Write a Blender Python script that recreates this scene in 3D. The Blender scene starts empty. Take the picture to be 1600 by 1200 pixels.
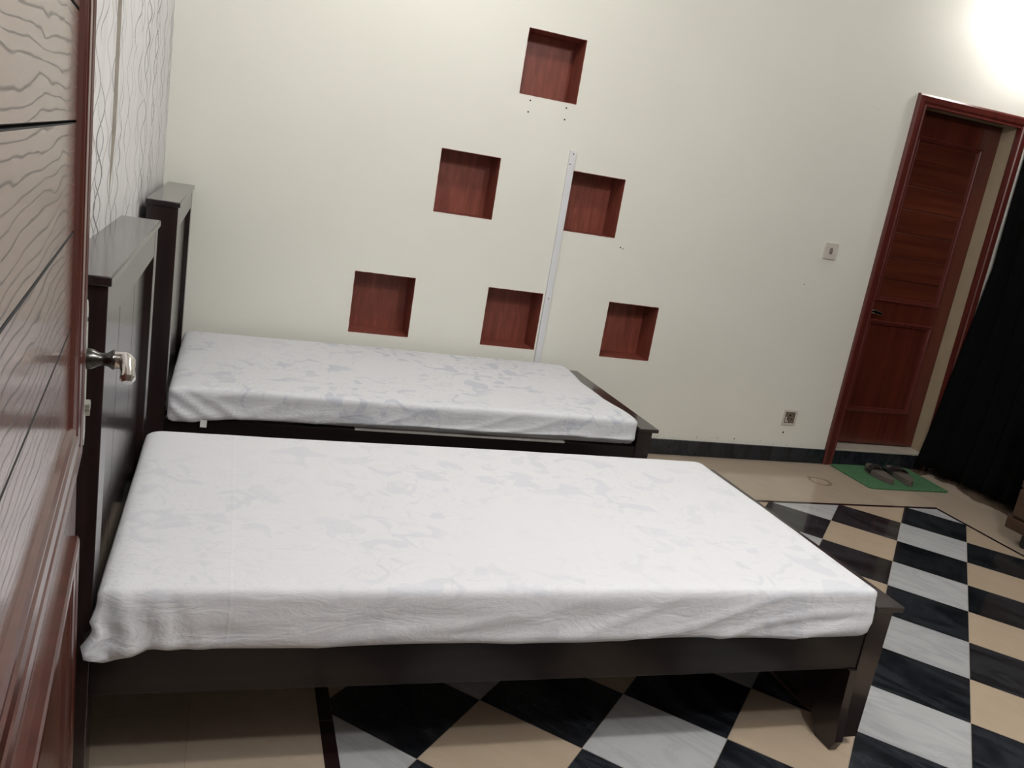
import bpy, bmesh, math, random
from mathutils import Vector, Matrix, Euler, noise
random.seed(7)
SC = bpy.context.scene
COL = SC.collection
# ---------------------------------------------------------------- camera, light, exposure
cam_d = bpy.data.cameras.new('camera'); cam = bpy.data.objects.new('camera', cam_d); COL.objects.link(cam)
cam.location = (0, 0, 1.3786); cam.rotation_euler = (1.32922, -0.16243, -0.29995)
cam_d.sensor_fit = 'HORIZONTAL'; cam_d.sensor_width = 36.0; cam_d.lens = 36.0*1332.76/1600.0
cam_d.clip_start = 0.02
SC.camera = cam
w = bpy.data.worlds.new('world'); SC.world = w; w.use_nodes = True
w.node_tree.nodes['Background'].inputs[0].default_value = (0.9, 0.93, 1.0, 1)
w.node_tree.nodes['Background'].inputs[1].default_value = 0.05
SC.view_settings.view_transform = 'Standard'; SC.view_settings.look = 'None'
SC.view_settings.gamma = 1.0; SC.view_settings.use_curve_mapping = False
SC.view_settings.exposure = 0.12
LAMPS = [  # x, y, z, watts, radius, colour
    (0.95, -0.10, 2.93, 56, 0.07, (1.0, 0.985, 0.96)),
    (1.75, 0.65, 2.93, 94, 0.07, (1.0, 0.985, 0.96)),
    (0.75, 2.75, 2.93, 38, 0.09, (1.0, 0.97, 0.90)),
]
WALL_LAMP = (4.29, 3.84, 2.72, 22, 0.05, (1.0, 0.97, 0.93))

# ---------------------------------------------------------------- node helpers
def new_mat(name):
    m = bpy.data.materials.new(name); m.use_nodes = True
    nt = m.node_tree; nt.nodes.clear()
    out = nt.nodes.new('ShaderNodeOutputMaterial'); b = nt.nodes.new('ShaderNodeBsdfPrincipled')
    nt.links.new(b.outputs[0], out.inputs[0])
    return m, nt, b
def setin(nt, sock, v):
    if hasattr(v, 'is_output') or isinstance(v, bpy.types.NodeSocket): nt.links.new(v, sock)
    else:
        try: sock.default_value = v
        except Exception: sock.default_value = tuple(v)
class G:
    def __init__(s, nt): s.nt = nt; s._c = None
    def m(s, op, a, b=None, c=None):
        n = s.nt.nodes.new('ShaderNodeMath'); n.operation = op
        for i, v in enumerate((a, b, c)):
            if v is not None: setin(s.nt, n.inputs[i], v)
        return n.outputs[0]
    def coord(s):
        if not s._c: s._c = s.nt.nodes.new('ShaderNodeTexCoord')
        return s._c.outputs['Object']
    def xyz(s):
        n = s.nt.nodes.new('ShaderNodeSeparateXYZ'); s.nt.links.new(s.coord(), n.inputs[0]); return n.outputs
    def mapping(s, scale=(1,1,1), rot=(0,0,0), loc=(0,0,0), vec=None):
        n = s.nt.nodes.new('ShaderNodeMapping'); s.nt.links.new(vec or s.coord(), n.inputs[0])
        n.inputs[1].default_value = loc; n.inputs[2].default_value = rot; n.inputs[3].default_value = scale
        return n.outputs[0]
    def noise(s, vec, scale=5, detail=4, rough=0.5, dist=0.0):
        n = s.nt.nodes.new('ShaderNodeTexNoise'); s.nt.links.new(vec, n.inputs['Vector'])
        n.inputs['Scale'].default_value = scale; n.inputs['Detail'].default_value = detail
        n.inputs['Roughness'].default_value = rough; n.inputs['Distortion'].default_value = dist
        return n.outputs[0]
    def wave(s, vec, scale=5, dist=2, detail=2, dscale=1, kind='BANDS', dirn='X', prof='SIN'):
        n = s.nt.nodes.new('ShaderNodeTexWave'); s.nt.links.new(vec, n.inputs['Vector'])
        n.wave_type = kind; n.wave_profile = prof
        if kind == 'BANDS': n.bands_direction = dirn
        else: n.rings_direction = dirn
        n.inputs['Scale'].default_value = scale; n.inputs['Distortion'].default_value = dist
        n.inputs['Detail'].default_value = detail; n.inputs['Detail Scale'].default_value = dscale
        return n.outputs[1]
    def ramp(s, fac, stops, interp='LINEAR'):
        n = s.nt.nodes.new('ShaderNodeValToRGB'); s.nt.links.new(fac, n.inputs[0]); n.color_ramp.interpolation = interp
        e = n.color_ramp.elements
        while len(e) < len(stops): e.new(0.5)
        for el, (p, c) in zip(e, stops):
            el.position = p; el.color = (c, c, c, 1) if isinstance(c, (int, float)) else (*c, 1)
        return n.outputs[0]
    def mix(s, fac, a, b, mode='MIX'):
        n = s.nt.nodes.new('ShaderNodeMix'); n.data_type = 'RGBA'; n.blend_type = mode
        setin(s.nt, n.inputs[0], fac)
        for i, v in ((6, a), (7, b)):
            if isinstance(v, tuple): n.inputs[i].default_value = (*v[:3], 1)
            else: s.nt.links.new(v, n.inputs[i])
        return n.outputs[2]
    def bump(s, h, strength=0.3, dist=0.002):
        n = s.nt.nodes.new('ShaderNodeBump'); s.nt.links.new(h, n.inputs['Height'])
        n.inputs['Strength'].default_value = strength; n.inputs['Distance'].default_value = dist
        return n.outputs[0]
def P(b, nt, **k):
    names = dict(col='Base Color', rough='Roughness', metal='Metallic', spec='Specular IOR Level', normal='Normal',
                 coat='Coat Weight', coatr='Coat Roughness', em='Emission Color', ems='Emission Strength', sheen='Sheen Weight')
    for a, v in k.items():
        s = b.inputs[names[a]]
        if isinstance(v, bpy.types.NodeSocket): nt.links.new(v, s)
        elif a in ('col', 'em'): s.default_value = (*v, 1)
        else: s.default_value = v
def plain(name, col, rough=0.5, metal=0.0, var=0.08, scale=30, bump=0.0, spec=0.5, coat=0.0):
    m, nt, b = new_mat(name); g = G(nt)
    n = g.noise(g.coord(), scale, 4, 0.6)
    dk = tuple(c*(1-var) for c in col); lt = tuple(min(1, c*(1+var)) for c in col)
    P(b, nt, col=g.ramp(n, [(0.3, dk), (0.7, lt)]), rough=rough, metal=metal, spec=spec, coat=coat)
    if bump: P(b, nt, normal=g.bump(n, bump))
    return m

# ---------------------------------------------------------------- materials
def mat_wall():
    m, nt, b = new_mat('cream_wall_paint'); g = G(nt)
    n = g.noise(g.coord(), 1.3, 5, 0.55); f = g.noise(g.mapping((1, 1, 1)), 160, 3, 0.6)
    c = g.ramp(n, [(0.3, (0.765, 0.76, 0.695)), (0.7, (0.80, 0.795, 0.735))])
    x, y, z = g.xyz()
    # screw holes and small knocks in the plaster
    mask = None
    for hx, hz, r in ((1.288, 1.727, .0042), (1.286, 1.674, .0042), (1.474, 1.725, .0042), (1.475, 1.671, .0042),
                      (3.155, .178, .006), (.965, .455, .003), (1.895, 1.105, .004), (1.91, 1.10, .003), (2.835, .118, .004),
                      (3.05, 1.05, .003), (1.557, 1.525, .003)):
        d = g.m('SQRT', g.m('ADD', g.m('POWER', g.m('SUBTRACT', x, hx), 2), g.m('POWER', g.m('SUBTRACT', z, hz), 2)))
        k = g.m('LESS_THAN', d, r); mask = k if mask is None else g.m('MAXIMUM', mask, k)
    # peeling specks just above the skirting
    low = g.m('LESS_THAN', z, 0.125)
    sp = g.m('GREATER_THAN', g.noise(g.coord(), 55, 3, .6), 0.66)
    c = g.mix(g.m('MULTIPLY', g.m('MULTIPLY', low, sp), 0.6), c, (0.3, 0.27, 0.22))
    sc = g.ramp(g.noise(g.mapping((1, 1, 2.2)), 9, 6, .7), [(0.66, 0.0), (0.75, 0.12)])
    c = g.mix(sc, c, (0.5, 0.47, 0.38))
    c = g.mix(mask, c, (0.05, 0.03, 0.025))
    P(b, nt, col=c, rough=0.38, spec=0.35, normal=g.bump(g.m('ADD', g.m('MULTIPLY', n, 3.0), f), 0.12, 0.0015))
    return m
def mat_wood(name, dark, light, rough=0.25, axis='Z', scale=1.0, coat=0.0, bump=0.05, flame=False, coatr=0.08, spec=0.5):
    m, nt, b = new_mat(name); g = G(nt)
    sc = {'X': (0.6, 14, 14), 'Y': (14, 0.6, 14), 'Z': (14, 14, 0.6)}[axis]
    sc = tuple(v*scale for v in sc)
    n = g.noise(g.mapping(sc), 2.2, 6, 0.62, 0.3)
    if flame:
        v = g.mapping({'X': (0.55, 1, 2.3), 'Z': (2.3, 1, .55), 'Y': (2, .5, 2)}[axis])
        wv = g.wave(v, 9.0, 10.0, 2.2, 0.9, 'RINGS', 'Y')
        f = g.ramp(wv, [(0.0, 0.15), (0.03, 0.40), (0.11, 0.85), (1.0, 1.0)])
        fac = g.m('MULTIPLY', f, g.m('ADD', g.m('MULTIPLY', n, 0.5), 0.6))
    else: fac = n
    c = g.ramp(fac, [(0.28, dark), (0.72, light)])
    if flame: coat = g.m('MULTIPLY', g.ramp(fac, [(.2, .25), (.7, 1.0)]), coat)
    P(b, nt, col=c, rough=rough, coat=coat, coatr=coatr, spec=spec, normal=g.bump(fac, bump, 0.001))
    return m
def mat_niche():
    m, nt, b = new_mat('brush_painted_red_brown_board'); g = G(nt)
    n = g.noise(g.mapping((16, 16, 2.0)), 2.5, 6, .65, .4); n2 = g.noise(g.coord(), 9, 4, .6)
    c = g.ramp(n, [(.25, (.15, .038, .026)), (.55, (.255, .068, .044)), (.8, (.35, .11, .07))])
    c = g.mix(g.ramp(n2, [(.4, 0.0), (.75, .45)]), c, (.17, .045, .032))
    P(b, nt, col=c, rough=.42, spec=.4, normal=g.bump(n, .25, .001))
    return m
def mat_sheet(name, seed, pk):
    m, nt, b = new_mat(name); g = G(nt)
    v = g.mapping((1, 1, 1), loc=(seed, seed*2.1, 0))
    # washed-out foliage print: outlines of scrolls and soft grey-blue leaves
    n1 = g.noise(v, 8.0, 2, .5, 1.9)
    line = g.ramp(n1, [(0.47, 0.0), (0.495, 1.0), (0.52, 0.0)])
    n2 = g.noise(g.mapping((1, 1, 1), loc=(seed*3, 1.7, 0)), 11.0, 1.5, .45, 1.1)
    leaf = g.ramp(n2, [(0.57, 0.0), (0.61, 1.0)])
    n3 = g.noise(g.mapping((1, 1, 1), loc=(4.2, seed, 0)), 2.0, 2, .5, .2)
    pat = g.m('MULTIPLY', g.ramp(n3, [(.38, .15), (.55, 1.0)]), 1.0)
    c = g.mix(g.m('MULTIPLY', g.m('MULTIPLY', line, pat), pk), (.665, .675, .71), (.50, .52, .58))
    c = g.mix(g.m('MULTIPLY', g.m('MULTIPLY', leaf, pat), pk*1.3), c, (.50, .525, .60))
    x, y, z = g.xyz()
    # wrinkles: fine crumple, long soft folds, pressed crease lines
    w1 = g.noise(g.mapping((1.0, 1.4, 3.0), rot=(0, 0, .3)), 7, 5, .6, .8)
    w2 = g.noise(g.mapping((1, 1, 1)), 38, 3, .6, .4)
    cr = None
    for cx, cw in ((0.055, .8), (0.44, .3), (.66, .35), (.97, .3)):
        d = g.m('ABSOLUTE', g.m('ADD', g.m('SUBTRACT', x, cx), g.m('MULTIPLY', g.m('SUBTRACT', w1, .5), .012)))
        k = g.m('MAXIMUM', g.m('SUBTRACT', 1.0, g.m('DIVIDE', d, .006)), 0.0); k = g.m('MULTIPLY', k, cw)
        cr = k if cr is None else g.m('MAXIMUM', cr, k)
    rid = g.m('SUBTRACT', 1.0, g.m('MULTIPLY', g.m('ABSOLUTE', g.m('SUBTRACT', w1, .5)), 4.0))
    h = g.m('ADD', g.m('ADD', g.m('MULTIPLY', rid, .55), g.m('MULTIPLY', w2, .22)), g.m('MULTIPLY', cr, .22))
    P(b, nt, col=c, rough=.85, spec=.2, sheen=.15, normal=g.bump(h, .45, .005))
    return m
def mat_marble(name, base, vein, vs=3.0, amt=.6, rough=.1, var=.15, stains=False, speck=False):
    m, nt, b = new_mat(name); g = G(nt)
    geo = nt.nodes.new('ShaderNodeNewGeometry')
    rnd = geo.outputs['Random Per Island']
    comb = nt.nodes.new('ShaderNodeCombineXYZ'); setin(nt, comb.inputs[2], g.m('MULTIPLY', rnd, 40.0))
    add = nt.nodes.new('ShaderNodeVectorMath'); nt.links.new(g.mapping((1, 1, 1), rot=(0, 0, .9)), add.inputs[0]); nt.links.new(comb.outputs[0], add.inputs[1])
    vec = add.outputs[0]
    mp = nt.nodes.new('ShaderNodeMapping'); nt.links.new(vec, mp.inputs[0]); mp.inputs[3].default_value = (1, 3.2, 1)
    n = g.noise(mp.outputs[0], vs, 7, .62, 1.1)
    v = g.ramp(n, [(.40, 0.0), (.50, .55), (.54, 1.0), (.60, .2), (.75, 0.0)])
    c = g.mix(g.m('MULTIPLY', v, amt), base, vein)
    br = g.m('ADD', g.m('MULTIPLY', g.m('SUBTRACT', rnd, .5), var*2), 1.0)
    bc = nt.nodes.new('ShaderNodeCombineXYZ')
    for i in range(3): nt.links.new(br, bc.inputs[i])
    c = g.mix(1.0, c, bc.outputs[0], 'MULTIPLY')
    if speck:
        s1 = g.ramp(g.noise(g.coord(), 45, 3, .6), [(.66, 0.0), (.72, .35)])
        c = g.mix(s1, c, (.06, .06, .065))
    if stains:
        x, y, z = g.xyz()
        fine = g.ramp(g.noise(g.coord(), 24, 5, .7), [(.60, 0.0), (.8, .16)])
        c = g.mix(fine, c, (.20, .13, .085))
        dx = g.m('DIVIDE', g.m('SUBTRACT', x, 3.235), 1.0); dy = g.m('SUBTRACT', y, 3.745)
        wob = g.m('MULTIPLY', g.m('SUBTRACT', g.noise(g.coord(), 14, 3), .5), .05)
        d = g.m('ADD', g.m('SQRT', g.m('ADD', g.m('POWER', dx, 2), g.m('POWER', dy, 2))), wob)
        ring = g.m('LESS_THAN', g.m('ABSOLUTE', g.m('SUBTRACT', d, .058)), .010)
        c = g.mix(g.m('MULTIPLY', ring, .55), c, (.16, .10, .06))
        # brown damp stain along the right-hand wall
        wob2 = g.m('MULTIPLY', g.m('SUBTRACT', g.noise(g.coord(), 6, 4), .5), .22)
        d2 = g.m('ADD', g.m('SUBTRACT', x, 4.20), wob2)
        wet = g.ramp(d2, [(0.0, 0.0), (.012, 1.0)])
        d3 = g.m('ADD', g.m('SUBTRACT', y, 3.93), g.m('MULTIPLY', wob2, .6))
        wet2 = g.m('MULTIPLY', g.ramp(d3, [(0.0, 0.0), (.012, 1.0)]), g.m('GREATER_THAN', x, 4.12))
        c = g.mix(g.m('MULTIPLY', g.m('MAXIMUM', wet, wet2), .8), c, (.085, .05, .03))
    P(b, nt, col=c, rough=rough, spec=.5, normal=g.bump(n, .015, .001))
    return m
def mat_wallpaper():
    m, nt, b = new_mat('wavy_line_wallpaper'); g = G(nt)
    x, y, z = g.xyz()
    base = g.ramp(g.noise(g.mapping((1, 6, .8)), 3, 4, .6), [(.3, (.62, .61, .625)), (.7, (.72, .71, .72))])
    c = base
    fams = [(.30, .050, .150, .0085, (.05, .055, .08), .08, 3.1, .50), (.30, -.050, .150, .0065, (.11, .11, .13), .08, 7.3, .48),
            (.27, .044, .170, .0062, (.27, .25, .24), .20, 1.4, .46), (.27, -.044, .170, .0062, (.20, .19, .20), .20, 5.2, .48),
            (.22, .036, .135, .0050, (.34, .31, .29), .05, 9.0, .47)]
    for s, A, lam, wd, col, off, seed, thr in fams:
        u = g.m('DIVIDE', g.m('ADD', y, off), s)
        cell = g.m('FLOOR', u)
        ph = g.m('MULTIPLY', g.m('SINE', g.m('MULTIPLY', cell, 12.9898+seed*0)), 3.0)
        wv = g.m('SINE', g.m('ADD', g.m('MULTIPLY', z, 2*math.pi/lam), ph))
        wv = g.m('ADD', g.m('MULTIPLY', wv, A/s), .5)
        d = g.m('MULTIPLY', g.m('ABSOLUTE', g.m('SUBTRACT', g.m('SUBTRACT', u, cell), wv)), s)
        seg = g.noise(g.mapping((1, 2.2, 2.2), loc=(seed, seed, seed)), 1.3, 1, .4)
        wid = g.m('MULTIPLY', g.ramp(seg, [(thr-.06, 0.0), (thr+.05, 1.0)]), wd)
        mk = g.m('LESS_THAN', d, wid)
        c = g.mix(g.m('MULTIPLY', mk, .9), c, col)
    cr = g.noise(g.mapping((1, 1.6, .45)), 9, 5, .65, .8)
    P(b, nt, col=c, rough=.42, spec=.45, normal=g.bump(cr, .35, .006))
    return m

M_wall = mat_wall()
M_ceil = plain('white_ceiling_paint', (.62, .61, .59), .8, var=.03, scale=6)
M_paper = mat_wallpaper()
M_paperedge = plain('shaded_paper_edge', (.34, .31, .26), .8)  # taupe paints in the shade on the lifted paper's side
M_dark = mat_wood('dark_espresso_wood', (.005, .0035, .004), (.012, .0075, .0075), .3, 'X', coat=.15, coatr=.10, bump=.03, spec=.3)
M_darkv = mat_wood('dark_espresso_wood_upright', (.0085, .0055, .006), (.024, .013, .012), .24, 'Z', coat=.35, coatr=.10, bump=.03)
M_darky = mat_wood('dark_espresso_wood_crosswise', (.010, .007, .0075), (.024, .016, .016), .22, 'Y', coat=.4, coatr=.10, bump=.02)
M_door = mat_wood('red_brown_lacquered_wood', (.055, .010, .006), (.125, .026, .014), .3, 'Z', coat=.5, coatr=.09, bump=.05)
M_doorh = mat_wood('red_brown_lacquered_plank', (.055, .011, .006), (.125, .030, .015), .3, 'X', coat=.5, coatr=.09, bump=.05)
M_frame = mat_wood('red_brown_frame_wood', (.070, .011, .008), (.125, .024, .018), .32, 'Z', coat=.4, coatr=.1, bump=.05)
M_oak = mat_wood('red_stained_flame_grain_plank', (.030, .010, .006), (.125, .046, .027), .32, 'X', coat=.8, coatr=.12, bump=.22, flame=True)
M_near = mat_wood('red_stained_lacquered_moulding', (.038, .007, .005), (.075, .016, .010), .28, 'Z', coat=.35, coatr=.07, bump=.06)
M_nearh = mat_wood('red_stained_lacquered_rail', (.070, .017, .010), (.150, .044, .027), .25, 'X', coat=.6, coatr=.07, bump=.06)
M_niche = mat_niche()
M_black = mat_marble('black_marble_tile', (.008, .009, .0115), (.045, .05, .06), 2.2, .55, .10, .3)
M_white = mat_marble('white_veined_marble_tile', (.46, .47, .475), (.30, .31, .33), 2.4, .45, .12, .10)
M_beige = mat_marble('beige_stone_tile', (.47, .375, .28), (.42, .33, .24), 2.0, .4, .14, .05)
M_beigeo = mat_marble('beige_stone_border_tile', (.455, .375, .295), (.41, .33, .255), 1.6, .4, .13, .04, stains=True)
M_strip = mat_marble('dark_brown_inlay_strip', (.018, .009, .009), (.04, .02, .02), 2, .4, .12, .1)
M_grout = plain('tile_grout', (.26, .22, .175), .9)
M_skirt = mat_marble('black_skirting_tile', (.010, .012, .016), (.03, .035, .045), 3, .5, .22, .2)
M_curtain = plain('black_curtain_cloth', (.0018, .0022, .0024), .95, var=.35, scale=90, bump=.3, spec=.1)
M_green = plain('green_mat_rubber', (.055, .15, .065), .75, var=.25, scale=70, bump=.5)
M_slip = plain('taupe_plush_slipper', (.125, .102, .090), .95, var=.45, scale=220, bump=.9, spec=.1)
M_strapm = plain('black_mesh_strap', (.012, .010, .011), .6, var=.5, scale=200, bump=.8)
M_chrome = plain('worn_chrome', (.62, .60, .57), .16, 1.0, var=.12, scale=60)
M_pewter = plain('dark_pewter', (.085, .082, .078), .26, 1.0, var=.25, scale=50)
M_steel = plain('weathered_nickel_plate', (.50, .50, .46), .45, .7, var=.25, scale=80)
M_pvc = plain('white_pvc', (.70, .71, .74), .35, var=.03, scale=8)
M_plate = plain('off_white_switch_plastic', (.60, .56, .50), .4, var=.05, scale=20)
M_greyp = plain('grey_rocker_plastic', (.20, .185, .17), .4)
M_rust = plain('corroded_socket_metal', (.16, .13, .10), .8, .2, var=.6, scale=120, bump=.6)
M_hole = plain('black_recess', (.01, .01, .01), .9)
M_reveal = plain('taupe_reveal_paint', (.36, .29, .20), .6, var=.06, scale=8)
M_front = plain('dim_brown_front_wall', (.12, .10, .085), .7)  # unseen wall behind the camera, coloured dark to cut bounce light
M_sill = plain('cream_marble_sill', (.44, .40, .34), .3, var=.1, scale=12)
M_cab = mat_wood('brown_cabinet_wood', (.028, .013, .007), (.065, .033, .018), .4, 'Y', coat=.15, bump=.08)
M_cabd = mat_wood('brown_cabinet_drawer_front', (.036, .017, .009), (.075, .038, .021), .4, 'Y', coat=.15, bump=.08)
M_iron = plain('black_castor', (.02, .02, .02), .4, .3)
M_slat = plain('pale_unfinished_board', (.36, .33, .31), .7, var=.15, scale=14)
M_lampw = plain('white_lamp_housing', (.75, .75, .74), .4, var=.02)
M_sheet1 = mat_sheet('white_printed_sheet', 0.3, .29)
M_sheet2 = mat_sheet('white_printed_sheet_far', 2.9, .62)
M_tag = plain('white_ribbon', (.72, .72, .72), .7)
def mat_emit(name, col, s):
    m, nt, b = new_mat(name); P(b, nt, col=(.9, .9, .9), em=col, ems=s); return m
M_bulb = mat_emit('lit_bulb_glass', (1, .97, .92), 12)

# ---------------------------------------------------------------- mesh helpers
def finish(name, bm, mats, parent=None, smooth=False, bevel=0.0, loc=None, segs=2, angle=35):
    bmesh.ops.remove_doubles(bm, verts=bm.verts, dist=1e-6)
    bmesh.ops.recalc_face_normals(bm, faces=bm.faces)
    me = bpy.data.meshes.new(name); bm.to_mesh(me); bm.free()
    if not isinstance(mats, (list, tuple)): mats = [mats]
    for m in mats: me.materials.append(m)
    o = bpy.data.objects.new(name, me); COL.objects.link(o)
    if parent: o.parent = parent
    if loc: o.location = loc
    if bevel:
        md = o.modifiers.new('bevel', 'BEVEL'); md.width = bevel; md.segments = segs; md.limit_method = 'ANGLE'; md.angle_limit = math.radians(30)
    if smooth or bevel:
        for p in me.polygons: p.use_smooth = True
        if not smooth or angle:
            try: me.set_sharp_from_angle(angle=math.radians(angle))
            except Exception: pass
    return o
def box(bm, x0, x1, y0, y1, z0, z1, mi=0):
    v = [bm.verts.new(p) for p in ((x0,y0,z0),(x1,y0,z0),(x1,y1,z0),(x0,y1,z0),(x0,y0,z1),(x1,y0,z1),(x1,y1,z1),(x0,y1,z1))]
    for f in ((0,3,2,1),(4,5,6,7),(0,1,5,4),(1,2,6,5),(2,3,7,6),(3,0,4,7)):
        bm.faces.new([v[i] for i in f]).material_index = mi
def B(*a, mi=0):
    bm = bmesh.new(); box(bm, *a, mi=mi); return bm
def prism(bm, pts, a0, a1, axis='X', mi=0):
    def mk(p, a):
        if axis == 'X': return (a, p[0], p[1])
        if axis == 'Y': return (p[0], a, p[1])
        return (p[0], p[1], a)
    A = [bm.verts.new(mk(p, a0)) for p in pts]; C = [bm.verts.new(mk(p, a1)) for p in pts]
    n = len(pts)
    bm.faces.new(A[::-1]).material_index = mi; bm.faces.new(C).material_index = mi
    for i in range(n): bm.faces.new((A[i], A[(i+1) % n], C[(i+1) % n], C[i])).material_index = mi
def lathe(bm, prof, mat4, n=24, mi=0):
    rings = []
    for t, r in prof:
        rings.append([bm.verts.new(mat4 @ Vector((t, r*math.cos(2*math.pi*k/n), r*math.sin(2*math.pi*k/n)))) for k in range(n)])
    for a, b2 in zip(rings, rings[1:]):
        for k in range(n): bm.faces.new((a[k], a[(k+1) % n], b2[(k+1) % n], b2[k])).material_index = mi
    bm.faces.new(rings[0][::-1]); bm.faces.new(rings[-1])
def tube(bm, pts, radii, n=14, squash=1.0):
    pts = [Vector(p) for p in pts]; rings = []
    for i, p in enumerate(pts):
        d = (pts[min(i+1, len(pts)-1)] - pts[max(i-1, 0)]).normalized()
        up = Vector((0, 0, 1)) if abs(d.z) < .9 else Vector((1, 0, 0))
        s = d.cross(up).normalized(); u = s.cross(d)
        rings.append([bm.verts.new(p + s*radii[i]*math.cos(2*math.pi*k/n) + u*radii[i]*squash*math.sin(2*math.pi*k/n)) for k in range(n)])
    for a, b2 in zip(rings, rings[1:]):
        for k in range(n): bm.faces.new((a[k], a[(k+1) % n], b2[(k+1) % n], b2[k]))
    bm.faces.new(rings[0][::-1]); bm.faces.new(rings[-1])
def tag(o, label, cat, group=None):
    o['label'] = label; o['category'] = cat
    if group: o['group'] = group
    return o
def struct(o, label=None):
    o['kind'] = 'structure'
    if label: o['label'] = label
    return o
def empty(name, loc=(0, 0, 0), rz=0.0):
    o = bpy.data.objects.new(name, None); COL.objects.link(o); o.location = loc; o.rotation_euler = (0, 0, rz)
    o.empty_display_size = .1; return o
def mitre_frame(bm, u0, u1, z0, z1, prof, to3, mi=0):
    """raised moulding round a panel; prof = (inset, height) points; to3(u, z, h) -> xyz"""
    loops = []
    for t, h in prof:
        loops.append([bm.verts.new(to3(u, z, h)) for u, z in ((u0+t, z0+t), (u1-t, z0+t), (u1-t, z1-t), (u0+t, z1-t))])
    for a, b2 in zip(loops, loops[1:]):
        for k in range(4): bm.faces.new((a[k], a[(k+1) % 4], b2[(k+1) % 4], b2[k])).material_index = mi

# ---------------------------------------------------------------- room
XL, XR, YB, YF, ZC = -0.295, 4.39, 4.059, -1.6, 3.05
NS, NH, ND = 0.291, 0.293, 0.16
NICHES = [(0.5657+c*0.3317, z) for c, z in ((0, .5257), (2, .5257), (4, .5257), (1, 1.1485), (3, 1.1485), (2, 1.7501))]
DX0, DX1, DZ0, DZ1, DD = 3.535, 4.235, 0.100, 2.105, 0.112

def clip(poly, ax, lim, keep_less):
    out = []
    for i in range(len(poly)):
        a, b2 = poly[i], poly[(i+1) % len(poly)]
        ia = (a[ax] <= lim) if keep_less else (a[ax] >= lim); ib = (b2[ax] <= lim) if keep_less else (b2[ax] >= lim)
        if ia: out.append(a)
        if ia != ib:
            t = (lim-a[ax])/(b2[ax]-a[ax]); out.append((a[0]+(b2[0]-a[0])*t, a[1]+(b2[1]-a[1])*t))
    return out
def rect_clip(poly, x0, x1, y0, y1):
    for ax, lim, kl in ((0, x0, False), (0, x1, True), (1, y0, False), (1, y1, True)):
        if len(poly) < 3: return []
        poly = clip(poly, ax, lim, kl)
    ded = []
    for p in poly:
        if not ded or (abs(p[0]-ded[-1][0])+abs(p[1]-ded[-1][1])) > 1e-5: ded.append(p)
    if len(ded) > 2 and abs(ded[0][0]-ded[-1][0])+abs(ded[0][1]-ded[-1][1]) < 1e-5: ded.pop()
    return ded if len(ded) > 2 else []
def build_floor():
    bm = bmesh.new(); T = 0.305; s2 = math.sqrt(.5)
    gx, gy = 3.7526, 3.1994
    ix0, ix1, iy0, iy1 = 0.335, 3.744, -1.2, 3.401
    box(bm, XL-.1, XR+.1, YF-.1, YB+.25, -.05, -.0012, 0)
    def face(poly, mi):
        vs = [bm.verts.new((p[0], p[1], 0)) for p in poly]
        f = bm.faces.new(vs); f.material_index = mi
        if f.normal.z < 0: f.normal_flip()
    g = .0009
    for Cc in range(-14, 28):
        for r in range(-14, 40):
            q = []
            for l, rr in ((Cc+g/T, r+g/T), (Cc+1-g/T, r+g/T), (Cc+1-g/T, r+1-g/T), (Cc+g/T, r+1-g/T)):
                q.append((gx + T*s2*(-rr-l), gy + T*s2*(-rr+l)))
            q = rect_clip(q, ix0, ix1, iy0, iy1)
            if q:
                mi = 1 if (Cc+r) % 2 == 0 else (2 if Cc % 2 == 0 else 3)
                face(q, mi)
    # inlay strips round the chequered field
    def rect(x0, x1, y0, y1, mi): face([(x0, y0), (x1, y0), (x1, y1), (x0, y1)], mi)
    y = iy0
    while y < iy1:
        y2 = min(y+.61, iy1); rect(.3005, ix0-.0005, y+.0006, y2-.0006, 5); rect(ix1+.0005, 3.7655, y+.0006, y2-.0006, 5); y = y2
    x = .3005
    while x < 3.7655:
        x2 = min(x+.61, 3.7655); rect(x+.0006, x2-.0006, iy1+.0005, 3.424, 5); rect(x+.0006, x2-.0006, iy0-.03, iy0-.0005, 5); x = x2
    # plain beige surround
    def fill(x0, x1, y0, y1, ox, oy):
        i0 = math.floor((x0-ox)/T)-1; j0 = math.floor((y0-oy)/T)-1
        for i in range(i0, i0+int((x1-x0)/T)+4):
            for j in range(j0, j0+int((y1-y0)/T)+4):
                a, b2 = ox+i*T, oy+j*T
                q = rect_clip([(a+.0006, b2+.0006), (a+T-.0006, b2+.0006), (a+T-.0006, b2+T-.0006), (a+.0006, b2+T-.0006)], x0, x1, y0, y1)
                if q: face(q, 4)
    fill(XL-.02, XR+.02, 3.4246, YB+.05, 3.80, 3.73)
    fill(XL-.02, .30, YF-.02, 3.424, .30, 3.424)
    fill(3.766, XR+.02, YF-.02, 3.424, 3.766, 3.424)
    fill(.3005, 3.7655, YF-.02, iy0-.031, .3005, iy0)
    o = finish('floor', bm, [M_grout, M_black, M_white, M_beige, M_beigeo, M_strip])
    for p in o.data.polygons: pass
    return struct(o, 'glossy tiled floor with black, white and beige diagonal chequers and beige border')
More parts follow.
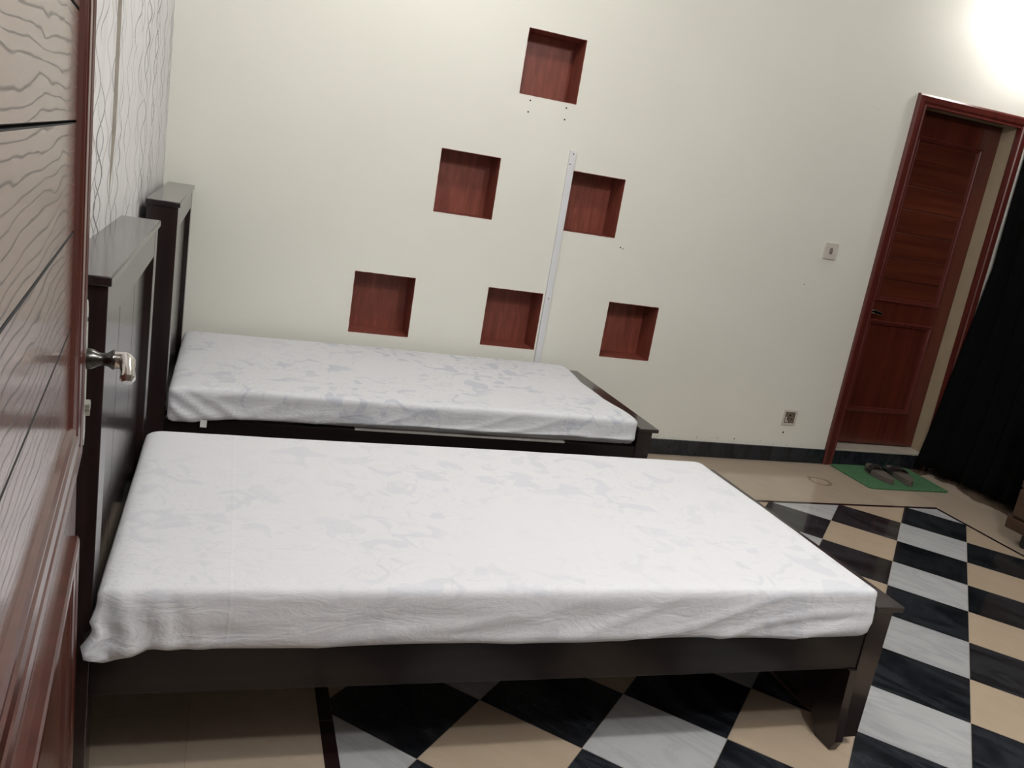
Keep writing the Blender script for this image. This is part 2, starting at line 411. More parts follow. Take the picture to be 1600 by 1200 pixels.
def build_wall_back():
    bm = bmesh.new()
    holes = [(x, x+NS, z, z+NH) for x, z in NICHES] + [(DX0, DX1, DZ0, DZ1)]
    xs = sorted({XL-.1, XR+.1, *[h[0] for h in holes], *[h[1] for h in holes]})
    zs = sorted({-.02, ZC, *[h[2] for h in holes], *[h[3] for h in holes]})
    V = {}
    def v(x, z):
        k = (round(x, 5), round(z, 5))
        if k not in V: V[k] = bm.verts.new((x, YB, z))
        return V[k]
    for a, b2 in zip(xs, xs[1:]):
        for c, d in zip(zs, zs[1:]):
            mx, mz = (a+b2)/2, (c+d)/2
            if any(h[0] < mx < h[1] and h[2] < mz < h[3] for h in holes): continue
            bm.faces.new((v(a, c), v(b2, c), v(b2, d), v(a, d)))
    # door reveal
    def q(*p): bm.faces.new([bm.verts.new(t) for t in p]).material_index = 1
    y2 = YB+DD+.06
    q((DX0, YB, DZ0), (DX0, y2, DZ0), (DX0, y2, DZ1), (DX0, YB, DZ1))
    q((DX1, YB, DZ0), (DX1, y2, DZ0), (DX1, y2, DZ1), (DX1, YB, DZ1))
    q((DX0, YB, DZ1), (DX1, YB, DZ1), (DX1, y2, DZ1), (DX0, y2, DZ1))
    # solid back of the wall
    box(bm, XL-.1, XR+.1, YB+.24, YB+.26, -.02, ZC)
    return struct(finish('wall_back', bm, [M_wall, M_reveal]), 'cream painted far wall with six square recesses and a doorway')
def build_wall_left():
    bm = bmesh.new(); ys = []; y = -1.6
    while y < 1.6: ys.append(y); y += .2
    while y < 2.355: ys.append(y); y += .02
    S = 2.36; ys += [S, S+.0008]; y = S+.012
    while y < YB: ys.append(y); y += .014
    ys.append(YB+.02)
    zs = [0, .3, .6, .9] + [1.0+.03*i for i in range(0, 50)] + [ZC]
    zs = [z for z in zs if z <= ZC]
    def off(y, z):
        if y < 1.5: return 0
        o = .0006*noise.noise(Vector((0, y*6, z*4)))
        if y > S:
            t = min(1, max(0, (z-1.12)/.22)); t = t*t*(3-2*t)
            o += .0085*t*math.exp(-(y-S)/.10)
            d = max(0, 1-abs(y-3.05)/.6)
            n = noise.noise(Vector((y*9+z*1.5, z*2.0, 3.3)))
            o += .010*d*max(0, n)*min(1, max(0, (z-1.0)/.25))
            # one raised crumple
            o += .012*math.exp(-((y-2.95)/.05)**2-((z-1.42)/.03)**2) + .007*math.exp(-((y-2.80+.10*(z-1.7)*4)/.03)**2)*min(1, max(0, (z-1.5)/.2))
        return max(-.001, o)
    g = [[bm.verts.new((XL+off(y, z), y, z)) for z in zs] for y in ys]
    for i in range(len(ys)-1):
        for j in range(len(zs)-1):
            f = bm.faces.new((g[i][j], g[i+1][j], g[i+1][j+1], g[i][j+1]))
            f.material_index = 1 if abs(ys[i]-S) < 1e-6 else 0
    box(bm, XL-.12, XL-.1, -1.6, YB+.1, 0, ZC)
    return struct(finish('wall_left', bm, [M_paper, M_paperedge], smooth=True), 'left wall papered in white paper with wavy grey lines, bubbled and lifting at a seam')
build_floor(); build_wall_back(); build_wall_left()
struct(finish('wall_right', B(XR, XR+.12, YF, YB+.02, -.02, ZC), M_wall))
struct(finish('wall_front', B(XL-.1, XR+.1, YF-.12, YF, -.02, ZC), M_front))
struct(finish('ceiling', B(XL-.12, XR+.12, YF-.12, YB+.25, ZC, ZC+.1), M_ceil))
def skirting(name, segs, label=None):
    bm = bmesh.new()
    for x0, x1, y0, y1 in segs: box(bm, x0, x1, y0, y1, .0005, .09)
    return struct(finish(name, bm, M_skirt, bevel=.002), label)
def run(a, b2, step, fn):
    out = []; t = a
    while t < b2-1e-4:
        t2 = min(t+step, b2); out.append(fn(t+.0006, t2-.0006)); t = t2
    return out
skirting('baseboard_back', run(-.26, 3.478, .305, lambda a, c: (a, c, YB-.012, YB-.0005)) , 'black marble skirting along the cream far wall')
skirting('baseboard_door', run(DX0+.004, DX1-.004, .31, lambda a, c: (a, c, YB-.010, YB+.02)), 'black marble step face below the far doorway')
skirting('baseboard_right', run(YF, YB-.014, .305, lambda a, c: (XR-.012, XR-.0005, a, c)), 'black marble skirting below the black curtain')
struct(finish('trim_1', B(DX0+.001, DX1-.001, YB-.012, YB+DD+.05, .0905, DZ0+.004), M_sill, bevel=.003), 'cream stone sill under the far door')

# niches ------------------------------------------------------------------
def build_niche(x, z, label):
    bm = bmesh.new(); t = .006; y0, y1 = YB+.0002, YB+ND
    # lining boards built as a thick open box
    box(bm, x, x+NS, y1, y1+t, z, z+NH)
    box(bm, x-t, x, y0+.001, y1+t, z-t, z+NH+t); box(bm, x+NS, x+NS+t, y0+.001, y1+t, z-t, z+NH+t)
    box(bm, x, x+NS, y0+.001, y1+t, z-t, z); box(bm, x, x+NS, y0+.001, y1+t, z+NH, z+NH+t)
    # chipped paint edge round the mouth, slightly ragged
    n = 28; e = .0022
    def edge(p0, p1, inward):
        prev = None
        for i in range(n+1):
            f = i/n; px = p0[0]+(p1[0]-p0[0])*f; pz = p0[1]+(p1[1]-p0[1])*f
            k = e*(.35+.9*abs(noise.noise(Vector((px*31, pz*31, x*7)))))
            a = bm.verts.new((px-inward[0]*k, YB-.0006, pz-inward[1]*k)); b2 = bm.verts.new((px+inward[0]*.0006, YB-.0006, pz+inward[1]*.0006))
            c = bm.verts.new((px+inward[0]*.0006, YB+.004, pz+inward[1]*.0006))
            if prev: bm.faces.new((prev[0], a, b2, prev[1])); bm.faces.new((prev[1], b2, c, prev[2]))
            prev = (a, b2, c)
    edge((x, z), (x+NS, z), (0, 1)); edge((x, z+NH), (x+NS, z+NH), (0, -1)); edge((x, z), (x, z+NH), (1, 0)); edge((x+NS, z), (x+NS, z+NH), (-1, 0))
    return tag(finish('wall_niche', bm, M_niche), label, 'niche', 'square recesses in the cream wall')
NL = ['square red-brown wall recess in the bottom row, nearest the far headboard',
      'square red-brown wall recess in the bottom row, just left of the white plastic strip',
      'square red-brown wall recess in the bottom row, above the foot of the far bed',
      'square red-brown wall recess in the middle row, well left of the white strip',
      'square red-brown wall recess in the middle row, its edge touching the white strip',
      'topmost square red-brown wall recess, alone with four screw holes below it']
for (x, z), l in zip(NICHES, NL): build_niche(x, z, l)

# white trunking --------------------------------------------------------------
bm = bmesh.new(); box(bm, 1.530, 1.563, YB-.014, YB-.0005, .093, 1.535)
trunk = tag(finish('cable_trunking', bm, M_pvc, bevel=.002), 'thin white plastic cable strip running up the wall between the recesses', 'cable cover')
for sz in (1.52, 1.47, .8):
    b2 = bmesh.new(); lathe(b2, [(0, .003), (.0008, .003), (.0012, .002)], Matrix.Translation((1.5465 if sz != 1.47 else 1.537, YB-.0142, sz)) @ Matrix.Rotation(-math.pi/2, 4, 'Z'), 10)
    finish('screw', b2, M_pewter, trunk)
# switch and socket -------------------------------------------------------------
sw = empty('light_switch', (3.165, YB, 1.253)); tag(sw, 'small off-white light switch with grey rocker left of the far door', 'light switch')
finish('face_plate', B(-.042, .042, -.009, -.0006, -.046, .046), M_plate, sw, bevel=.002)
b2 = bmesh.new(); box(b2, -.010, .010, -.0105, -.0085, -.017, .017); finish('rocker_frame', b2, M_greyp, sw, bevel=.001)
b2 = bmesh.new(); prism(b2, [(-.0105, -.009), (-.0135, .008), (-.0105, .010)], -.0055, .0055, 'X'); finish('rocker', b2, M_greyp, sw)
so = empty('wall_socket', (3.172, YB, .272)); tag(so, 'corroded old wall socket low on the wall above the skirting', 'socket')
b2 = bmesh.new()
for a in ((-.046, .046, -.006, -.0006, .034, .046), (-.046, .046, -.006, -.0006, -.046, -.034), (-.046, -.034, -.006, -.0006, -.034, .034), (.034, .046, -.006, -.0006, -.034, .034)): box(b2, *a)
finish('surround', b2, M_plate, so, bevel=.0015)
finish('cover', B(-.034, .034, -.0045, -.0008, -.034, .034), M_rust, so, bevel=.001)
for i, (px, pz, r) in enumerate(((0, .015, .0055), (-.014, -.008, .004), (.014, -.008, .004))):
    b2 = bmesh.new(); lathe(b2, [(0, r), (.0012, r)], Matrix.Translation((px, -.0046, pz)) @ Matrix.Rotation(-math.pi/2, 4, 'Z'), 14); finish('pin_hole', b2, M_hole, so)
b2 = bmesh.new(); box(b2, -.028, -.020, -.0065, -.0045, -.026, .004); box(b2, -.020, -.008, -.0065, -.0045, -.026, -.019); finish('broken_rim', b2, M_plate, so)

# far door -------------------------------------------------------------------------
def build_far_door():
    d = empty('door_2', (DX0, YB, 0)); struct(d, 'closed red-brown panelled door in the far wall, with its frame')
    W = DX1-DX0
    # frame: stepped profile swept up, across, down, standing on the floor
    prof = [(.058, -.0006), (.058, .016), (.048, .021), (.020, .019), (.014, .013), (.006, .013), (.002, .020), (-.004, .020), (-.004, -.012)]
    bm = bmesh.new(); loops = []
    for t, h in prof:
        loops.append([bm.verts.new(p) for p in ((-t, -h, .001), (-t, -h, DZ1+t), (W+t, -h, DZ1+t), (W+t, -h, .001))])
    for a, c in zip(loops, loops[1:]):
        for k in range(3): bm.faces.new((a[k], a[k+1], c[k+1], c[k]))
    for k in (0, 3): bm.faces.new([l[k] for l in loops])
    finish('door_frame', bm, M_frame, d)
    # leaf
    y = DD; x0, x1 = .003, W-.003; z0, z1 = DZ0+.012, DZ1-.006
    bm = bmesh.new()
    px0, px1 = .105, W-.105; pz = [(1.005, 1.965), (.318, .892)]
    # stiles and rails
    for a in ((x0, px0, z0, z1), (px1, x1, z0, z1), (px0, px1, pz[0][1], z1), (px0, px1, pz[1][1], pz[0][0]), (px0, px1, z0, pz[1][0])):
        box(bm, a[0], a[1], y, y+.04, a[2], a[3])
    finish('leaf', bm, M_door, d)
    to3 = lambda u, z, h: (u, y-h, z)
    prof2 = [(0, 0), (0, .007), (.006, .010), (.013, .009), (.018, .003), (.021, .006), (.025, .005), (.029, -.008)]
    joints = [1.138, 1.273, 1.418, 1.555, 1.69, 1.83]
    for k, (a, c) in enumerate(pz):
        bm = bmesh.new()
        if k == 0:
            zz = [a]+joints+[c]
            for q0, q1 in zip(zz, zz[1:]):
                prism(bm, [(y+.010, q0+.0005), (y+.007, q0+.004), (y+.007, q1-.004), (y+.010, q1-.0005), (y+.03, q1-.0005), (y+.03, q0+.0005)], px0, px1, 'X')
            finish('upper_panel', bm, M_doorh, d)
        else:
            box(bm, px0, px1, y+.009, y+.03, a, c); finish('lower_panel', bm, M_door, d)
        bm = bmesh.new(); mitre_frame(bm, px0, px1, a, c, prof2, to3); finish('panel_moulding', bm, M_frame, d)
    h = finish('handle_plate', B(.036, .074, y-.006, y-.0002, .83, 1.05), M_pewter, d, bevel=.003); h['label'] = 'dark metal handle plate'
    bm = bmesh.new(); tube(bm, [(.055, y-.006, .945), (.055, y-.03, .945), (.056, y-.046, .945), (.064, y-.052, .945), (.10, y-.053, .943), (.135, y-.050, .938), (.15, y-.047, .930)], [.016, .012, .0135, .0135, .0125, .012, .009])
    lv = finish('lever_handle', bm, M_chrome, d, smooth=True); lv['label'] = 'chrome lever handle'
build_far_door()

# near door leaf -------------------------------------------------------------------
NEAR_D, NEAR_AZ = 1.45, math.radians(-4.6)
TILT = .0115   # the leaf hangs a little out of plumb
def build_near_door():
    az0 = math.radians(-8.20)
    E = Vector((math.sin(az0)*NEAR_D, math.cos(az0)*NEAR_D, 0))
    rz = math.atan2(-math.cos(NEAR_AZ), -math.sin(NEAR_AZ))
    d = empty('door_1', E, rz); d.rotation_euler = Euler((TILT, 0, rz)); d.location = E + Vector((math.cos(NEAR_AZ), -math.sin(NEAR_AZ), 0))*(TILT*.86); struct(d, 'glossy red-brown plank-panelled door standing open in the foreground')
    W, H = 1.05, 2.08; st = .078; mw = .070
    zA0, zA1, zB1, zB0 = .860, 1.97, .725, .12
    bm = bmesh.new()
    for a in ((0, st+.01, .008, H), (W-st-.01, W, .008, H), (st+.01, W-st-.01, zA1-.01, H), (st+.01, W-st-.01, zB1-.01, zA0+.01), (st+.01, W-st-.01, .008, zB0+.01)):
        box(bm, a[0], a[1], -.038, 0, a[2], a[3])
    finish('leaf', bm, M_nearh, d, bevel=.0015)
    prof = [(0, -.001), (0, .0090), (.004, .0120), (.012, .0128), (.020, .0105), (.023, .0075), (.028, .0075), (.032, .0100), (.046, .0085), (.050, .005), (.054, .0065), (.060, .0065), (.066, .003), (.070, -.0035)]
    to3 = lambda u, z, h: (u, h, z)
    for a, c, nm in ((zA0, zA1, 0), (zB0, zB1, 1)):
        bm = bmesh.new(); mitre_frame(bm, st, W-st, a, c, prof, to3)
        finish('panel_moulding', bm, M_near, d)
    joints = [.93, 1.073, 1.208, 1.352, 1.490, 1.628, 1.765, 1.90]
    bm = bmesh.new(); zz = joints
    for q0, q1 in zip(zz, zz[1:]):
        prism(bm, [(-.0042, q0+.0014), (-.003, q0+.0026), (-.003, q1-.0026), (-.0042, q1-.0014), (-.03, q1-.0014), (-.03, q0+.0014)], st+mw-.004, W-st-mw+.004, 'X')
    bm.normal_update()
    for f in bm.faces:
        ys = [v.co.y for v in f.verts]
        if max(ys)-min(ys) > .0008: f.material_index = 1  # groove shade painted in: flanks between the planks are coloured black
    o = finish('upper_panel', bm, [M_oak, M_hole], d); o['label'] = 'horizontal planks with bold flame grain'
    bm = bmesh.new(); box(bm, st+mw-.004, W-st-mw+.004, -.03, -.003, zB0+mw-.004, zB1-mw+.004)
    finish('lower_panel', bm, M_oak, d)
    # hardware at the closing edge
    bm = bmesh.new(); box(bm, .012, .048, .0, .0105, .875, 1.075)
    for zc, s in ((.875, -1), (1.075, 1)):
        prism(bm, [(.012, zc), (.048, zc), (.040, zc+.012*s), (.030, zc+.018*s), (.020, zc+.012*s)][::s], .0, .0105, 'Y')
    pl = finish('handle_plate', bm, M_steel, d, bevel=.002); pl['label'] = 'weathered nickel handle plate'
    zc = 1.000; T = Matrix.Translation((.030, .0100, zc)) @ Matrix.Rotation(math.pi/2, 4, 'Z')
    bm = bmesh.new(); lathe(bm, [(0, .0165), (.006, .0165), (.010, .0150), (.018, .0105), (.025, .0095), (.031, .0110), (.036, .0145), (.0375, .0160), (.040, .0155), (.041, .0130)], T, 28)
    nk = finish('handle_neck', bm, M_pewter, d, smooth=True); nk['label'] = 'dark turned handle neck'
    bm = bmesh.new()
    tube(bm, [(.030, .050, zc), (.030, .058, zc), (.032, .065, zc), (.038, .068, zc-.001), (.046, .069, zc-.003), (.056, .069, zc-.006), (.066, .070, zc-.011), (.074, .070, zc-.017), (.078, .070, zc-.022)],
         [.0125, .0125, .0130, .0125, .0115, .0105, .011, .0115, .007], 18, 1.1)
    lv = finish('lever_handle', bm, M_chrome, d, smooth=True); lv['label'] = 'polished chrome lever'
    bm = bmesh.new(); T2 = Matrix.Translation((.030, .0100, .925)) @ Matrix.Rotation(math.pi/2, 4, 'Z')
    lathe(bm, [(0, .0085), (.007, .0085), (.008, .007)], T2, 20); box(bm, .0275, .0325, .010, .0175, .908, .925)
    finish('key_cylinder', bm, M_steel, d)
    bm = bmesh.new(); lathe(bm, [(0, .004), (.0015, .0035)], Matrix.Translation((.030, .0106, 1.062)) @ Matrix.Rotation(math.pi/2, 4, 'Z'), 12); finish('screw', bm, M_hole, d)
    for hz in (.3, 1.05, 1.8):
        bm = bmesh.new(); lathe(bm, [(0, .007), (.09, .007)], Matrix.Translation((W+.004, -.03, hz)) @ Matrix.Rotation(-math.pi/2, 4, 'Y'), 12); finish('hinge', bm, M_steel, d)
    return d
near = build_near_door()

# beds -------------------------------------------------------------------------------
def build_bed(loc_y, width, hx0, hx1, hz, label, seed):
    """local frame: x along the bed, y across starting at the side nearer the camera"""
    b = empty('single_bed', (0, loc_y, 0)); tag(b, label, 'bed', 'pair of dark wooden single beds')
    Wd = width; fx0, fx1 = 1.688, 1.754
    # headboard: thick frame with a recessed grooved panel
    st, top = .075, .075; dp = .018
    bm = bmesh.new()
    box(bm, hx0, hx1, 0, st, .0, hz-.018); box(bm, hx0, hx1, Wd-st, Wd, .0, hz-.018)
    box(bm, hx0, hx1-.0004, st, Wd-st, hz-.018-top, hz-.018); box(bm, hx0, hx1-.0004, st, Wd-st, .24, .34)
    hb = finish('headboard', bm, M_darkv, b, bevel=.0015)
    bm = bmesh.new(); n = 3; w0 = (Wd-2*st)/n
    for i in range(n):
        a, c = st+i*w0, st+(i+1)*w0; px = hx1-dp
        prism(bm, [(hx0+.012, a+.0004), (px-.003, a+.0004), (px, a+.003), (px, c-.003), (px-.003, c-.0004), (hx0+.012, c-.0004)], .34, hz-.018-top, 'Z')
    pn = finish('headboard_panel', bm, M_darkv, hb); pn['label'] = 'recessed panel with vertical grooves'
    finish('headboard_cap', B(hx0-.004, hx1+.006, -.008, Wd+.006, hz-.018, hz), M_darky, hb, bevel=.0025)
    # rails
    finish('side_rail', B(hx1, fx0, .004, .034, .245, .352), M_dark, b, bevel=.0015)
    finish('side_rail', B(hx1, fx0, Wd-.034, Wd-.004, .245, .352), M_dark, b, bevel=.0015)
    # footboard with cap
    fb = finish('footboard', B(fx0, fx1, 0, Wd, .030, .422), M_darkv, b, bevel=.0015)
    finish('footboard_cap', B(fx0-.0005, fx1+.022, -.012, Wd+.008, .422, .438), M_darky, fb, bevel=.002)
    # legs inside the footboard, with chamfered feet
    for y0 in (-.006, Wd-.104):
        bm = bmesh.new()
        prism(bm, [(y0-.018, .034), (y0-.004, 0), (y0+.060, 0), (y0+.095, .045), (y0+.095, .2445), (y0, .2445), (y0-.006, .12)] if y0 < 0 else
                  [(y0, .045), (y0+.030, 0), (y0+.088, 0), (y0+.11, .030), (y0+.11, .2445), (y0, .2445)], fx0-.026, fx0-.0006, 'X')
        finish('leg', bm, M_darkv, b, bevel=.001)
    # slats and pale board under the mattress
    bd = finish('base_board', B((hx1+.01 if seed == 1 else .50), (fx0-.05 if seed == 1 else 1.36), (.03 if seed == 1 else .000), Wd-.03, .3500, .3575), M_slat, b); bd['label'] = 'pale board under the mattress'
    for i in range(6):
        x = 0.0 + i*.3; finish('slat', B(x, x+.07, .036, Wd-.036, .325, .3495), M_dark, b)
    return b
bed1 = build_bed(1.630, .990, -.291, -.197, 1.092, 'dark brown wooden single bed nearer the camera, its whole side rail in view', 1)
bed2 = build_bed(3.090, .945, -.272, -.174, 1.108, 'dark brown wooden single bed pushed against the cream wall', 2)

def mattress(x0, x1, y0, y1, z0, z1, mat, label, name, disp, hem):
    bm = bmesh.new(); st = .0125
    nx, ny, nz = int((x1-x0)/st), int((y1-y0)/st), 12
    lo = Vector((x0, y0, z0)); hi = Vector((x1, y1, z1)); r = Vector((.052, .022, .020))
    cache = {}
    def shape(p):
        k = (round(p[0], 5), round(p[1], 5), round(p[2], 5))
        if k in cache: return cache[k]
        p = Vector(p); q = Vector(p)
        for i in range(2): q[i] = min(max(p[i], lo[i]+r[i]), hi[i]-r[i])
        q.z = min(p.z, hi.z-r.z)
        if p.z < lo.z+.014: q.z = max(p.z, lo.z+.014)
        d = p-q; dn = Vector((d.x/r.x, d.y/r.y, d.z/r.z if d.z > 0 else d.z/.014))
        if dn.length > 1e-9:
            m = max(abs(dn.x), abs(dn.y), abs(dn.z)); dn = dn.normalized()*m if m < 1 else dn.normalized()
            p2 = q + Vector((dn.x*r.x, dn.y*r.y, dn.z*(r.z if d.z > 0 else .014)))
            nrm = Vector((dn.x/r.x, dn.y/r.y, dn.z/(r.z if d.z > 0 else .014))).normalized()
        else: p2 = p; nrm = Vector((0, 0, 1))
        side = Vector((0, 0, 0))
        p2 = disp(p2, nrm, (p.z-z0)/(z1-z0))
        v = bm.verts.new(p2); cache[k] = v; return v
    X = [x0+(x1-x0)*i/nx for i in range(nx+1)]; Y = [y0+(y1-y0)*i/ny for i in range(ny+1)]; Z = [z0+(z1-z0)*i/nz for i in range(nz+1)]
    def grid(A, Bq, fn):
        for i in range(len(A)-1):
            for j in range(len(Bq)-1):
                bm.faces.new((shape(fn(A[i], Bq[j])), shape(fn(A[i+1], Bq[j])), shape(fn(A[i+1], Bq[j+1])), shape(fn(A[i], Bq[j+1]))))
    grid(X, Y, lambda a, c: (a, c, z1)); grid(X, Y, lambda a, c: (a, c, z0))
    grid(X, Z, lambda a, c: (a, y0, c)); grid(X, Z, lambda a, c: (a, y1, c))
    grid(Y, Z, lambda a, c: (x0, a, c)); grid(Y, Z, lambda a, c: (x1, a, c))
    o = finish(name, bm, mat, smooth=True, angle=0)
    tag(o, label, 'mattress', 'mattresses under white fitted sheets')
    return o
def nz(*a): return noise.noise(Vector(a))
def disp1(p, n, t):
    x, y, z = p
    side = max(0, -n.y)
    top = max(0, n.z)
    o = .0022*nz(x*1.7, y*2.2, 1)*top + .0008*nz(x*9, y*9, 5)
    # pulled diagonal folds in the side, strongest towards the foot
    k = (x*1.0 - z*4.2)
    f = 1-abs(nz(k*3.4, z*9+x*.8, 2))*2.2
    fold = max(0, f)**3
    o += side*(.0085*fold*(.45+.65*min(1, max(0, (x-.2)/1.3))) + .004*nz(x*3, z*22, 8))*(1.15-t*.75)
    if t < .12: o += side*.004*(1-t/.12)
    q = p + n*o
    # hem line rises and falls
    if side > .2 and t < .3: q.z += (.006*nz(x*2.4, 0, 7) - .004)*(1-t/.3) - .0
    # bunched cloth at the head corner
    c = max(0, 1-(x+.185)/.22)
    if side > .05 and c > 0:
        q.y -= side*c*(.012*math.sin((x*1.0+.2)*105+z*30) + .014)*(1.15-t)
        q.z -= c*(1-t)**2*.028*max(0, math.sin((x+.19)*28+.4))
        q.x -= side*c*c*.045*max(0,1-t)**1.5*(.6+.4*math.sin(z*120))
    if t < .55 and n.x < -.3: q.x -= .006*(1-t)*abs(math.sin(y*30+z*20))
    return q
def disp2(p, n, t):
    x, y, z = p
    side = max(0, -n.y); top = max(0, n.z)
    o = .0035*nz(x*2.0, y*2.6, 11)*top + .001*nz(x*9, y*9, 15)
    f = 1-abs(nz((x*1.1-z*3.0)*4.2, z*8, 22))*2.2
    o += side*(.006*max(0, f)**3 + .003*nz(x*4, z*20, 18))*(1.1-t*.7)
    # wavy foot end
    if n.x > .2: o += n.x*.018*math.sin((y-3.1)*8.2+1.2)
    q = p+n*o
    if side > .2 and t < .3: q.z += (.012*nz(x*1.6, 0, 17) + (.020*min(1, max(0, (x-.35)/.3)))*1.0)*(1-t/.3)
    c = max(0, 1-(x+.185)/.26)
    if side > .05 and c > 0:
        q.y -= side*c*(.011*math.sin((x*.8+z*1.3)*95) + .012)*(1.15-t)
        q.z -= c*(1-t)**2*.020
    # puckered fold near the corner
    if side > .05: q.y -= side*.008*math.exp(-((x-.02-(z-.42)*-1.2)/.015)**2)*(1.1-t)
    return q
mt1 = mattress(-.190, 1.684, 1.612, 2.566, .3590, .492, M_sheet1, 'mattress in a white faintly printed sheet on the bed nearer the camera', 'mattress', disp1, None)
mt2 = mattress(-.165, 1.662, 3.074, 3.990, .3620, .478, M_sheet2, 'mattress in a crumpled white faintly printed sheet on the bed by the wall', 'mattress', disp2, None)
b2 = bmesh.new(); prism(b2, [(3.066, .362), (3.064, .335), (3.0655, .334), (3.0675, .361)], -.052, -.030, 'X'); finish('fabric_tag', b2, M_tag, mt2)

# mat and slippers ---------------------------------------------------------------------
def round_poly(pts, r, n=6):
    out = []; N = len(pts)
    for i in range(N):
        p, a, c = Vector(pts[i]), Vector(pts[i-1]), Vector(pts[(i+1) % N])
        da, dc = (a-p).normalized(), (c-p).normalized()
        for k in range(n+1):
            t = k/n; out.append(tuple((p+da*r)*(1-t)**2 + p*2*t*(1-t) + (p+dc*r)*t*t))
    return out
bm = bmesh.new(); prism(bm, round_poly([(3.520, 4.040), (3.512, 3.660), (4.085, 3.655), (4.112, 4.043)], .03), .0004, .009, 'Z')
tag(finish('door_mat', bm, M_green, bevel=.002), 'thin green rectangular mat on the floor in front of the far door', 'mat')
def slipper(x, y, rz, mirror, label):
    s = empty('slipper', (x, y, .0092), rz); tag(s, label, 'slipper', 'pair of plush slippers on the green mat')
    L = .29; m = -1 if mirror else 1
    def outline(sc=1.0):
        pts = []
        for k in range(40):
            a = 2*math.pi*k/40; yy = -math.cos(a)*L/2*sc
            wd = .046+.011*math.sin((yy/L)*math.pi*.8)
            pts.append((m*(math.sin(a)*wd*sc + .006*math.cos(a*2)), yy))
        return pts
    bm = bmesh.new(); prism(bm, outline(1.0), 0, .012, 'Z'); finish('sole', bm, M_slip, s, bevel=.002)
    bm = bmesh.new(); prism(bm, outline(.98), .012, .032, 'Z'); finish('footbed', bm, M_slip, s, bevel=.006, segs=3)
    # closed plush toe and dark band across the instep
    def vault(y0, y1, h0, h1, mat, nm, out, w0=.052, w1=.052):
        bm = bmesh.new(); rings = []; N = 10
        for i in range(N+1):
            t = i/N; yy = y0+(y1-y0)*t; hh = h0+(h1-h0)*t; ww = (w0+(w1-w0)*t)+out
            row = []
            for k in range(17):
                a = math.pi*k/16
                row.append(bm.verts.new((m*.002+math.cos(a)*ww, yy, .010+math.sin(a)**.8*(hh+out))))
            for k in range(17):
                a = math.pi*(16-k)/16
                row.append(bm.verts.new((m*.002+math.cos(a)*(ww-.006), yy, .010+math.sin(a)**.8*(hh+out-.006))))
            rings.append(row)
        for a, c in zip(rings, rings[1:]):
            for k in range(34): bm.faces.new((a[k], a[(k+1) % 34], c[(k+1) % 34], c[k]))
        bm.faces.new(rings[0][::-1]); bm.faces.new(rings[-1])
        return finish(nm, bm, mat, s, smooth=True)
    vault(.004, .058, .046, .042, M_strapm, 'strap', .003, .056, .052)
    return s
slipper(3.742, 3.862, math.radians(-12), False, 'left plush slipper with black strap on the green mat')
slipper(3.882, 3.846, math.radians(-14), True, 'right plush slipper with black strap on the green mat')

# curtain --------------------------------------------------------------------------------
def build_curtain():
    bm = bmesh.new(); y0, y1 = 4.030, 1.30; n = 260; zs = [.045, .12, .25, .4, .6, .8, 1.0, 1.3, 1.7, 2.1, 2.5, 2.8]
    rows = []
    for z in zs:
        row = []
        for i in range(n+1):
            t = i/n; y = y0+(y1-y0)*t
            edge = math.exp(-(y0-y)/.22)
            fl = max(0, (1.25-z)/1.25)
            amp = .012+.022*(1-min(1, z/2.6))
            x = 4.325 - .035*(1-math.exp(-(y0-y)/.3))*.5 - edge*.135*fl**1.1 - .03*fl
            x += amp*math.sin(y*2*math.pi/.145+.9*math.sin(z*1.3+y*2)) + .008*noise.noise(Vector((y*5, z*2, 0)))
            if i < 14: x = min(x, 4.322-.12*fl**1.1)
            row.append(bm.verts.new((min(x, 4.372), y-.010*math.sin(z*2), z)))
        rows.append(row)
    for a, c in zip(rows, rows[1:]):
        for k in range(n): bm.faces.new((a[k], a[k+1], c[k+1], c[k]))
    cu = empty('curtain', (4.33, 2.6, 0))
    tag(cu, 'long black floor-length curtain hanging along the right wall beside the far door', 'curtain')
    o = finish('curtain_cloth', bm, M_curtain, None, smooth=True, angle=0)
    md = o.modifiers.new('solid', 'SOLIDIFY'); md.thickness = .002; md.offset = 1
    o.parent = cu; o.matrix_parent_inverse = Matrix.Translation((-4.33, -2.6, 0))
    b2 = bmesh.new(); lathe(b2, [(0, .012), (2.9, .012)], Matrix.Translation((4.33, 1.14, 2.815)) @ Matrix.Rotation(math.pi/2, 4, 'Z'), 16)
    r = finish('curtain_rod', b2, M_pewter, None, smooth=True); r.parent = cu; r.matrix_parent_inverse = Matrix.Translation((-4.33, -2.6, 0))
    for yy in (1.25, 2.6, 3.95):
        r = finish('rod_bracket', B(4.33, XR-.0005, yy-.012, yy+.012, 2.806, 2.824), M_pewter, None); r.parent = cu; r.matrix_parent_inverse = Matrix.Translation((-4.33, -2.6, 0))
build_curtain()

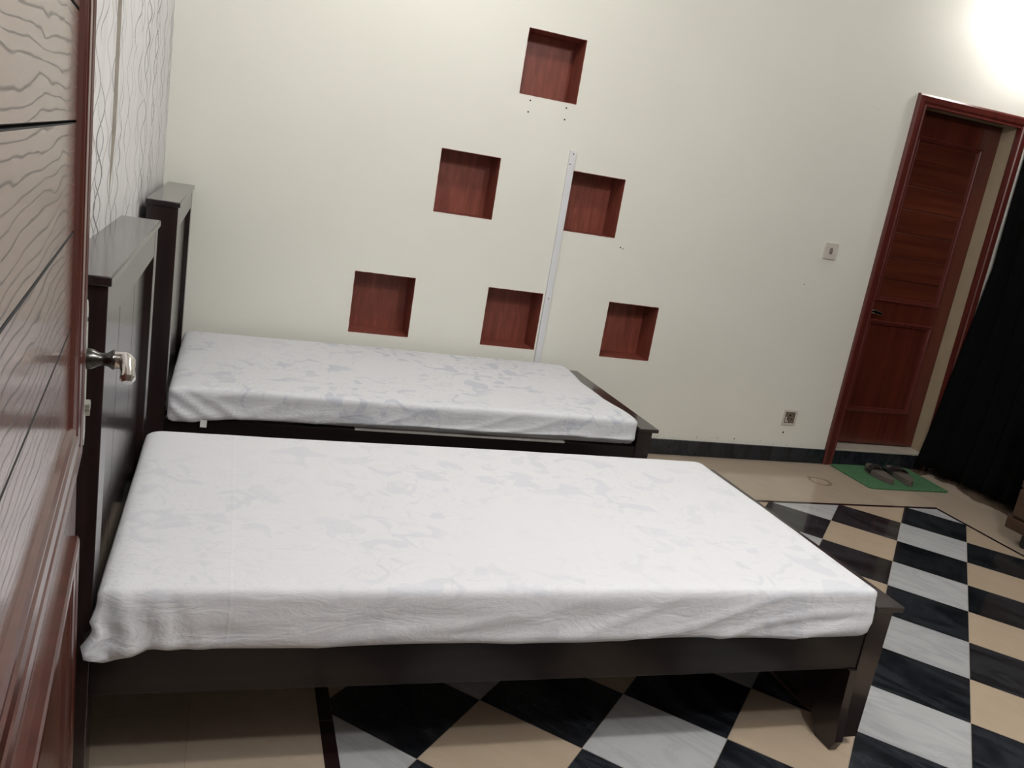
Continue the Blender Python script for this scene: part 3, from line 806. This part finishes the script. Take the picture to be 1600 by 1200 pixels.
# chest of drawers at the right edge ----------------------------------------------------------
def build_chest():
    c = empty('chest_of_drawers', (3.80, 3.03, 0)); tag(c, 'brown wooden chest of drawers on black castors at the right edge, by the black curtain', 'chest of drawers')
    Lg, Dp = .78, .40   # runs toward the camera (-y) and towards the wall (+x)
    finish('plinth', B(0, Dp, -Lg, 0, .073, .132), M_cab, c, bevel=.004)
    finish('body', B(.022, Dp, -Lg+.016, -.016, .132, .80), M_cab, c, bevel=.002)
    zz = [.140, .292, .455, .62, .785]
    for i, (a, b3) in enumerate(zip(zz, zz[1:])):
        dr = finish('drawer', B(.008, .0215, -Lg+.022, -.018, a+.004, b3-.008), M_cabd, c, bevel=.003)
        for yy in (-Lg*.28, -Lg*.72):
            bm = bmesh.new(); lathe(bm, [(0, .006), (.010, .006), (.014, .013), (.020, .013), (.024, .008)], Matrix.Translation((.0079, yy, (a+b3)/2)) @ Matrix.Rotation(math.pi, 4, 'Z'), 18)
            finish('knob', bm, M_pewter, dr, smooth=True)
    finish('top', B(-.008, Dp, -Lg-.01, .01, .80, .825), M_cab, c, bevel=.004)
    for px in (.045, Dp-.045):
        for py in (-.10, -Lg+.10):
            bm = bmesh.new()
            lathe(bm, [(0, .021), (.018, .021)], Matrix.Translation((px-.009, py, .0215)), 20)
            box(bm, px-.017, px-.012, py-.012, py+.012, .02, .0725); box(bm, px+.012, px+.017, py-.012, py+.012, .02, .0725)
            finish('castor', bm, M_iron, c)
build_chest()

# lamps (all above or outside the frame, where the room's lamps hang) ----------------------------
def bulb(loc, watts, rad, col, kind):
    x, y, z = loc
    t = empty(kind, (x, y, z)); 
    bm = bmesh.new()
    if kind == 'ceiling_light':
        lathe(bm, [(0, .06), (.02, .06), (.03, .03), (.05, .022)], Matrix.Translation((0, 0, ZC-z-.0005)) @ Matrix.Rotation(math.pi/2, 4, 'Y'), 24)
    else:
        box(bm, .02, XR-x-.0005, -.05, .05, -.05, .05)
    finish('lamp_holder', bm, M_lampw, t, bevel=.001)
    bm = bmesh.new(); bmesh.ops.create_uvsphere(bm, u_segments=24, v_segments=14, radius=rad*.8)
    o = finish('bulb', bm, M_bulb, t, smooth=True); o.visible_shadow = True
    L = bpy.data.lights.new('lamp_light', 'POINT'); L.energy = watts; L.color = col; L.shadow_soft_size = rad
    lo = bpy.data.objects.new('lamp_light', L); COL.objects.link(lo); lo.location = (x, y, z); 
    o.hide_render = False
    return t, lo
for i, (x, y, z, wt, r, c) in enumerate(LAMPS):
    t, lo = bulb((x, y, z), wt, r, c, 'ceiling_light')
    tag(t, ['round ceiling lamp nearest the open door', 'round ceiling lamp towards the middle of the room', 'round ceiling lamp above the beds'][i], 'lamp', 'ceiling lamps')
    lo.location.z = z-.08
t, lo = bulb(WALL_LAMP[:3], WALL_LAMP[3], WALL_LAMP[4], WALL_LAMP[5], 'wall_light')
tag(t, 'bright wall lamp high in the corner above the far door', 'lamp'); lo.location.x -= .07
